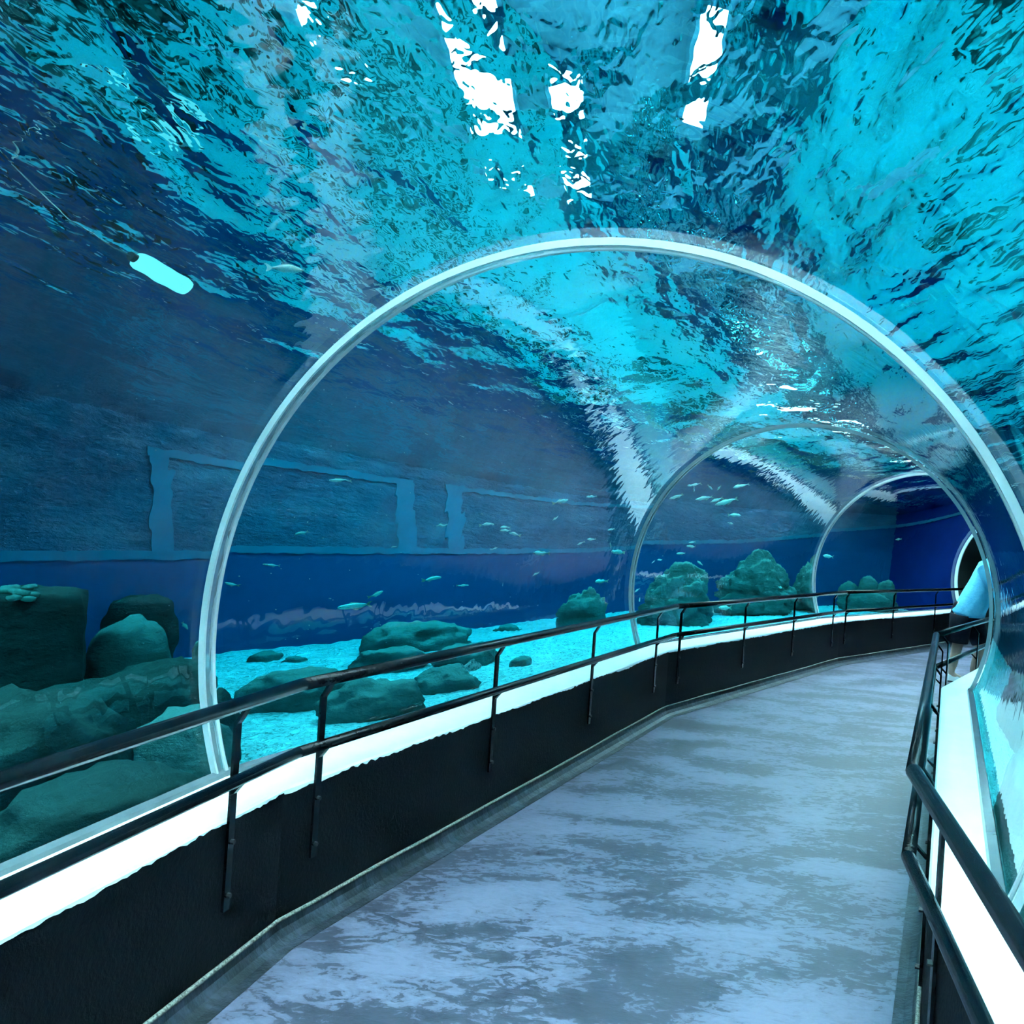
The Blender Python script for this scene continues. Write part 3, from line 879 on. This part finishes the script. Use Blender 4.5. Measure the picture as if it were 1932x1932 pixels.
tube(bm, pts, 0.0045, 8); fix_normals(bm); parent_keep(mesh_obj('rope', bm, M['joint'], smooth=True), root)
tag(root, 'glowing white tube lamp hanging on a thin rope in the upper left water', 'lamp')

# ================================================================== FISH
FISH_MESH = {}
def fish_meshes(kind):
    if kind in FISH_MESH: return FISH_MESH[kind]
    hh, ww = {'s': (0.125, 0.07), 'p': (0.115, 0.07), 'd': (0.19, 0.085), 'b': (0.115, 0.075), 'y': (0.2, 0.07)}[kind]
    skin, fin = {'s': ('fish', 'fish_back'), 'p': ('fish_pink', 'fish_pink'), 'd': ('fish_dark', 'fish_dark'), 'b': ('fish', 'fish_back'), 'y': ('fish', 'fish')}[kind]
    prof = [(0.50, .02), (0.46, .30), (0.38, .62), (0.26, .90), (0.10, 1.0), (-0.06, .88), (-0.20, .60), (-0.30, .32), (-0.36, .20)]
    bm = bmesh.new()
    rings = []
    for x, f in prof:
        rings.append([Vector((x, math.cos(2*math.pi*i/10) * ww * f, math.sin(2*math.pi*i/10) * hh * f + 0.008)) for i in range(10)])
    poly_sweep(bm, rings); fix_normals(bm)
    me_body = bpy.data.meshes.new('body'); bm.to_mesh(me_body); bm.free()
    me_body.polygons.foreach_set('use_smooth', [True] * len(me_body.polygons)); me_body.materials.append(M[skin])
    def flat(pts, name, mat, th=0.008):
        bm = bmesh.new()
        poly_sweep(bm, [[Vector((x, -th, z)) for x, z in pts], [Vector((x, th, z)) for x, z in pts]]); fix_normals(bm)
        me = bpy.data.meshes.new(name); bm.to_mesh(me); bm.free(); me.materials.append(M[mat]); return me
    tail = flat([(-0.33, .018), (-0.44, .10), (-0.52, .135), (-0.455, .02), (-0.455, -.01), (-0.52, -.12), (-0.44, -.09), (-0.33, -.012)], 'tail_fin', fin)
    dorsal = flat([(0.20, hh * .92), (0.10, hh * 1.45), (-0.05, hh * 1.25), (-0.20, hh * .72), (-0.10, hh * .75)], 'dorsal_fin', fin)
    anal = flat([(0.02, -hh * .90), (-0.08, -hh * 1.30), (-0.22, -hh * .60)], 'anal_fin', fin)
    bm = bmesh.new(); bmesh.ops.create_icosphere(bm, subdivisions=1, radius=0.016)
    eye = bpy.data.meshes.new('eye'); bm.to_mesh(eye); bm.free(); eye.materials.append(M['eye'])
    FISH_MESH[kind] = (me_body, tail, dorsal, anal, eye, ww)
    return FISH_MESH[kind]
def fish(c, L, d, kind, label, group):
    me_body, tail, dorsal, anal, eye, ww = fish_meshes(kind)
    root = empty('fish', c)
    x = Vector(d).normalized(); up = Vector((0, 0, 1))
    if abs(x.z) > .9: up = Vector((0.6, -0.6, 0.3))
    y = up.cross(x).normalized(); z = x.cross(y).normalized()
    rot = Matrix((x, y, z)).transposed()
    root.rotation_euler = rot.to_euler(); root.scale = (L, L, L)
    data_obj('body', me_body, root)
    data_obj('tail_fin', tail, root); data_obj('dorsal_fin', dorsal, root); data_obj('anal_fin', anal, root)
    for sg in (-1, 1):
        e = data_obj('eye', eye, root); e.location = (0.41, sg * ww * .50, 0.02)
    tag(root, label, 'fish', group)
    return root
GS, GW = 'school of fish behind the second pane', 'fish scattered before the long tank wall'
SCHOOL = 'slim pale fish of the school gathered under the waterline beyond the second ring'
CLUS = 'small silver fish of the loose group left of the second ring, before the rough wall'
FISH = [
    ((-2.95,8.4,2.57), 0.198, (-0.62,-0.76,-0.21), 's', 'silver fish swimming alone high inside the large pale wall frame', GW),
    ((-1.58,4.4,3.35), 0.22, (0.7,0.64,0.32), 'p', 'rosy silver fish high up between the hanging lamp and the first ring', None),
    ((-0.78,6.87,0.34), 0.262, (0.51,0.82,-0.12), 'd', 'dark grey fish hovering over the smooth oval stone on the sand', None),
    ((-3.82,7.01,0.69), 0.103, (0.24,0.42,-0.87), 's', 'tiny pale fish head-down, just left of the first ring', None),
    ((-3.24,8.33,1.8), 0.138, (-0.57,-0.65,-0.5), 's', 'small fish tilted down, low inside the large pale wall frame', GW),
    ((-3.42,8.18,1.36), 0.142, (-0.57,-0.81,0.12), 's', 'small fish in front of the dark blue wall, just right of the first ring', GW),
    ((-3.36,7.49,1.13), 0.132, (-0.54,-0.77,0.34), 's', 'small slanted fish touching the edge of the first ring', GW),
    ((-2.61,8.6,0.96), 0.193, (0.5,0.77,0.38), 's', 'bright fish rising just above the far sand, over the large flat rock', GW),
    ((-2.48,9.58,1.16), 0.237, (0.53,0.82,0.2), 's', 'bright silver fish in mid water in front of the dark blue wall', GW),
    ((-2.46,10.4,1.01), 0.16, (0.53,0.85,-0.05), 's', 'small level fish right of the bright silver fish, before the dark blue wall', GW),
    ((-2.32,11.4,0.98), 0.106, (0.03,0.06,-1.0), 's', 'tiny fish seen nose-down before the dark blue wall', GW),
    ((-2.73,8.41,0.8), 0.352, (-0.55,-0.83,-0.09), 'b', 'largest pale fish, gliding low behind the large flat rock', GW),
    ((-1.1,12.5,0.96), 0.34, (-0.47,-0.88,0.06), 's', 'thin fish passing above the single rounded rock', GW),
    ((-1.66,10.95,1.21), 0.148, (-0.45,-0.74,-0.5), 's', 'small fish just under the pale wall strip, left of the rounded rock', GW),
    ((-2.72,9.11,1.68), 0.05, (-0.55,-0.73,-0.39), 's', 'tiniest fish speck on the pale wall strip', GW),
    ((-2.37,9.52,2.08), 0.149, (0.57,0.77,0.29), 's', 'small fish between the two upright bars of the wall frames', GW),
    ((-1.9,9.65,2.1), 0.22, (0.55,0.79,0.28), 's', CLUS, GW),
    ((-1.83,10.09,2.11), 0.164, (-0.53,-0.83,-0.16), 's', CLUS, GW),
    ((-1.79,10.02,2.04), 0.164, (-0.53,-0.82,-0.21), 's', CLUS, GW),
    ((-1.68,10.07,1.97), 0.204, (-0.46,-0.87,0.17), 's', CLUS, GW),
    ((-1.36,10.74,2.39), 0.145, (0.49,0.38,0.78), 's', 'small fish turning upward, left of the second ring', GW),
    ((-1.17,10.38,2.68), 0.303, (0.58,0.71,0.41), 's', 'longer silver fish slanting upward, highest but one left of the second ring', GW),
    ((-1.08,11.2,1.86), 0.184, (-0.5,-0.75,-0.43), 's', CLUS, GW),
    ((-0.96,11.39,1.96), 0.203, (-0.49,-0.86,-0.12), 's', CLUS, GW),
    ((-0.72,11.7,2.23), 0.191, (-0.5,-0.83,-0.22), 's', CLUS, GW),
    ((-0.75,11.85,1.85), 0.167, (0.01,0.4,-0.92), 's', 'small fish diving straight down beside the second ring', GW),
    ((-2.01,10.24,1.71), 0.119, (-0.51,-0.72,-0.47), 's', 'small slanted fish on the pale wall strip below the loose group', GW),
    ((-1.47,10.58,1.62), 0.315, (-0.49,-0.87,0.01), 's', 'long level fish lying along the pale wall strip', GW),
    ((-0.59,11.89,1.67), 0.376, (-0.45,-0.89,0.05), 's', 'long level fish on the pale strip touching the second ring', GW),
    ((-0.93,11.07,2.96), 0.237, (-0.56,-0.8,-0.24), 's', 'level fish highest of those left of the second ring', GW),
    ((1.1,11.54,3.09), 0.275, (-0.75,-0.53,-0.4), 's', SCHOOL, GS),
    ((1.09,11.62,3.01), 0.185, (0.01,0.72,-0.69), 's', 'fish of the school nose-down at its left end', GS),
    ((1.32,11.8,3.1), 0.205, (0.33,0.86,-0.39), 's', 'left one of the two short fish turned down in the school', GS),
    ((1.44,12.05,3.15), 0.146, (-0.47,0.31,-0.83), 's', 'right one of the two short fish turned down in the school', GS),
    ((1.81,12.26,3.26), 0.365, (-0.77,-0.47,-0.43), 's', 'long fish at the right end of the school', GS),
    ((0.84,11.5,2.78), 0.268, (-0.71,-0.42,-0.57), 's', 'slanted fish at the left end of the lower row of the school', GS),
    ((1.23,11.95,2.84), 0.366, (-0.71,-0.63,-0.33), 's', SCHOOL, GS),
    ((1.43,12.1,2.82), 0.284, (-0.72,-0.45,-0.53), 's', SCHOOL, GS),
    ((1.58,12.29,2.81), 0.526, (-0.72,-0.53,-0.45), 's', 'longest fish of the school, stretched along its lower row', GS),
    ((1.72,12.71,2.54), 0.344, (0.64,0.76,0.12), 's', 'level fish by itself just below the school', GS),
    ((1.66,12.78,2.34), 0.161, (0.55,0.82,-0.14), 's', 'short fish below the level fish under the school', GS),
    ((1.04,12.46,1.84), 0.147, (-0.63,-0.74,-0.23), 's', 'upper of two small fish on the pale strip above the craggy rock', GS),
    ((1.02,12.46,1.75), 0.23, (-0.61,-0.79,-0.0), 's', 'lower of two small fish on the pale strip above the craggy rock', GS),
    ((0.88,12.34,1.57), 0.221, (-0.61,-0.79,-0.04), 's', 'level fish close above the craggy flat-topped rock', GS),
    ((0.51,11.9,1.37), 0.096, (-0.48,-0.5,-0.72), 's', 'tiny fish at the left shoulder of the craggy rock, farther from its top', GS),
    ((0.6,12.0,1.42), 0.113, (-0.62,-0.75,-0.23), 's', 'tiny fish at the left shoulder of the craggy rock, nearer to its top', GS),
    ((1.25,12.3,1.35), 0.19, (-0.49,-0.72,0.48), 's', 'bent-looking fish in the gap between the craggy rock and the highest rock', GS),
    ((4.0,15.4,1.57), 0.36, (-0.68,-0.73,0.07), 's', 'fish just right of the third ring, before the indigo wall', None),
    ((5.69,16.44,2.13), 0.239, (-0.72,-0.69,-0.14), 's', 'small fish alone before the indigo wall near the portal', None),
    ((0.38,11.5,0.79), 0.139, (-0.48,-0.67,-0.56), 's', 'small slanted fish low beside the second ring, in front of the craggy rock', GS),
    ((0.43,11.53,0.61), 0.095, (-0.07,-0.26,-0.96), 's', 'tiny fish nose-down near the sand inside the second ring', GS),
    ((1.91,11.82,0.49), 0.345, (-0.6,-0.8,0.06), 's', 'pale fish low in front of the highest rock, seen between the rails', GS),
    ((2.84,13.6,0.79), 0.135, (0.59,0.78,-0.21), 'y', 'small bright fish against the flank of the highest rock', GS),
]
for c, L, d, kind, label, group in FISH:
    fish(c, L, d, kind, label, group)

# ================================================================== PERSON
def skin_mesh(name, joints, edges, mat, parent, root_i=0, sub=2):
    me = bpy.data.meshes.new(name)
    me.from_pydata([j[0] for j in joints], edges, [])
    o = data_obj(name, me, parent)
    md = o.modifiers.new('skin', 'SKIN'); md.use_smooth_shade = True
    for i, j in enumerate(joints):
        r = j[1]
        me.skin_vertices[0].data[i].radius = (r, r) if not isinstance(r, tuple) else r
        me.skin_vertices[0].data[i].use_root = (i == root_i)
    ss = o.modifiers.new('subsurf', 'SUBSURF'); ss.levels = sub; ss.render_levels = sub
    me.materials.append(mat)
    # bake the modifiers so the shape is plain geometry
    dg = bpy.context.evaluated_depsgraph_get()
    ev = o.evaluated_get(dg); baked = bpy.data.meshes.new_from_object(ev)
    o.modifiers.clear(); o.data = baked
    baked.polygons.foreach_set('use_smooth', [True] * len(baked.polygons))
    if not baked.materials: baked.materials.append(mat)
    return o
pk = 2
def W(s, t, z): return P(pk, s, t, z)
pbase = W(4.85, 0.42, 0)
person = empty('person', pbase)
def rel(s, t, z): return W(s, t, z) - pbase
# body leans over the inner handrail: hips back at t=.42, chest towards t=.75
hip, waist, chest, neck, head = rel(4.86, .44, .84), rel(4.88, .52, 1.02), rel(4.92, .66, 1.25), rel(4.96, .84, 1.42), rel(4.99, .99, 1.50)
lh, rh = rel(4.74, .42, .82), rel(5.00, .46, .82)
lk, rk = rel(4.76, .40, .46), rel(5.05, .60, .46)
la_, ra_ = rel(4.76, .34, .09), rel(5.10, .52, .09)
lt_, rt_ = rel(4.78, .48, .035), rel(5.12, .66, .035)
ls, rs = rel(4.73, .64, 1.34), rel(5.12, .70, 1.34)
le, re_ = rel(4.70, .80, 1.08), rel(5.14, .92, 1.08)
lw, rw = rel(4.80, 1.02, .985), rel(5.10, 1.04, .985)
body = [(hip, .13), (waist, .12), (chest, .11), (neck, .055), (head, .09), (head + Vector((.03, .0, .09)), .085),
        (lh, .095), (lk, .065), (la_, .042), (lt_, .035), (rh, .095), (rk, .065), (ra_, .042), (rt_, .035),
        (ls, .05), (le, .042), (lw, .032), (rs, .05), (re_, .045), (rw, .032)]
edges = [(0,1),(1,2),(2,3),(3,4),(4,5),(0,6),(6,7),(7,8),(8,9),(0,10),(10,11),(11,12),(12,13),(2,14),(14,15),(15,16),(2,17),(17,18),(18,19)]
# hands closing on the top rail: palm and five fingers each
for wr, base_i, sg in ((lw, 16, -1), (rw, 19, 1)):
    al = Vector((hdir(HEAD[pk]).x, hdir(HEAD[pk]).y, 0)); ri = Vector((hnrm(HEAD[pk]).x, hnrm(HEAD[pk]).y, 0))
    palm = wr + ri * .035 + Vector((0, 0, -.022)); pi = len(body); body.append((palm, (.030, .016))); edges.append((base_i, pi))
    for q in range(4):
        k1 = palm + al * (.024 * (q - 1.5)) + ri * .035 + Vector((0, 0, .004)); k2 = k1 + ri * .022 + Vector((0, 0, -.022 - .003 * (1.5 - abs(q - 1.5)))); k3 = k2 + Vector((0, 0, -.022)) - ri * .014
        i = len(body); body += [(k1, .009), (k2, .0085), (k3, .0075)]; edges += [(pi, i), (i, i+1), (i+1, i+2)]
    k1 = palm - al * (sg * .036) + ri * .005; k2 = k1 + ri * .020 + Vector((0, 0, -.026))
    i = len(body); body += [(k1, .010), (k2, .0085)]; edges += [(pi, i), (i, i+1)]
skin_mesh('body', body, edges, M['skin'], person)
AL = Vector((hdir(HEAD[pk]).x, hdir(HEAD[pk]).y, 0))
def loft(bm, secs, n=20, wob=0.0, seed=0):
    """secs: (centre, radius along the walkway, radius across); rings stand square to the line of centres"""
    rings = []
    for i, (c, ra, rb) in enumerate(secs):
        d = (secs[min(i+1, len(secs)-1)][0] - secs[max(i-1, 0)][0]).normalized()
        e2 = d.cross(AL).normalized(); e1 = e2.cross(d).normalized()
        rings.append([c + e1 * (ra * math.cos(2*math.pi*q/n)) * (1 + wob * noise.noise((q * .9, i * 1.1, seed))) + e2 * (rb * math.sin(2*math.pi*q/n)) * (1 + wob * noise.noise((q * .9, i * 1.1, seed + 9))) for q in range(n)])
    poly_sweep(bm, rings)
bm = bmesh.new()
loft(bm, [(rel(4.86, .47, .775), .205, .170), (rel(4.86, .47, .80), .212, .178), (rel(4.87, .50, .90), .205, .170), (rel(4.88, .55, 1.02), .20, .162), (rel(4.90, .60, 1.13), .205, .160), (rel(4.92, .63, 1.24), .215, .152),
          (rel(4.94, .675, 1.35), .205, .145), (rel(4.95, .73, 1.42), .15, .10), (rel(4.96, .79, 1.455), .085, .075)], 28, 0.10, 3)
for sh_, el_ in ((ls, le), (rs, re_)):
    loft(bm, [(sh_.lerp(chest, .35), .10, .10), (sh_, .092, .092), (sh_.lerp(el_, .4), .082, .082), (sh_.lerp(el_, .74), .084, .08)], 16, 0.06, 5)
fix_normals(bm); mesh_obj('shirt', bm, M['shirt'], person, smooth=True)
bm = bmesh.new()
loft(bm, [(rel(4.87, .47, .93), .17, .15), (rel(4.87, .46, .86), .185, .165), (rel(4.87, .44, .77), .19, .165), (rel(4.87, .44, .71), .17, .14)], 24, 0.05, 2)
for h_, k_ in ((lh, lk), (rh, rk)):
    loft(bm, [(h_ + Vector((0, 0, -.02)), .115, .13), (h_.lerp(k_, .4), .108, .118), (h_.lerp(k_, .98), .10, .105)], 18, 0.07, 4)
fix_normals(bm); mesh_obj('shorts', bm, M['shorts'], person, smooth=True)
for a, t in ((la_, lt_), (ra_, rt_)):
    d = (t - a); d.z = 0; d.normalize()
    a0 = Vector((a.x, a.y, 0)) - d * .045
    bm = bmesh.new()
    side = Vector((-d.y, d.x, 0))
    rings = []
    for u, w, h in ((0, .028, .075), (.03, .038, .085), (.10, .042, .078), (.17, .048, .055), (.23, .046, .040), (.262, .030, .028)):
        c = a0 + d * u
        rings.append([c + side * w + Vector((0,0,.014)), c + side * w * .8 + Vector((0,0,h)), c - side * w * .8 + Vector((0,0,h)), c - side * w + Vector((0,0,.014))])
    poly_sweep(bm, rings); fix_normals(bm)
    sh = mesh_obj('shoe', bm, M['shoe'], person)
    bm = bmesh.new(); rings = []
    for u, w in ((-.004, .030), (.03, .041), (.10, .045), (.17, .051), (.23, .049), (.268, .032)):
        c = a0 + d * u
        rings.append([c + side * w, c + side * w + Vector((0,0,.016)), c - side * w + Vector((0,0,.016)), c - side * w])
    poly_sweep(bm, rings); fix_normals(bm); mesh_obj('sole', bm, M['sole'], sh)
bm = bmesh.new(); bmesh.ops.create_icosphere(bm, subdivisions=3, radius=.105)
for v in bm.verts:
    v.co.z = max(v.co.z, -.03 - .04 * (v.co.x < 0)); v.co *= 1 + .06 * noise.noise(v.co * 30)
hr = mesh_obj('hair', bm, M['hair'], person, smooth=True); hr.location = head + Vector((.015, 0, .065))
tag(person, 'person in light blue T-shirt and black shorts leaning over the inner handrail', 'person')

# ================================================================== SPECKS IN THE WATER
bm = bmesh.new()
rnd = random.Random(11)
cnt = 0
while cnt < 420:
    k = rnd.choice((0, 0, 1, 1, 2)); s = rnd.uniform(0.5, SEG_LEN[k]); t = -rnd.uniform(1.55, 5.0); z = rnd.uniform(.3, 3.6)
    q = P(k, s, t, z)
    r = rnd.uniform(.0012, .0032) * (1.0 + .25 * abs(t))
    m4 = Matrix.Translation(q)
    bmesh.ops.create_icosphere(bm, subdivisions=1, radius=r, matrix=m4)
    cnt += 1
sp = mesh_obj('suspended_specks', bm, M['seal'])
tag(sp, 'tiny pale specks drifting in the water', 'specks', kind='stuff')
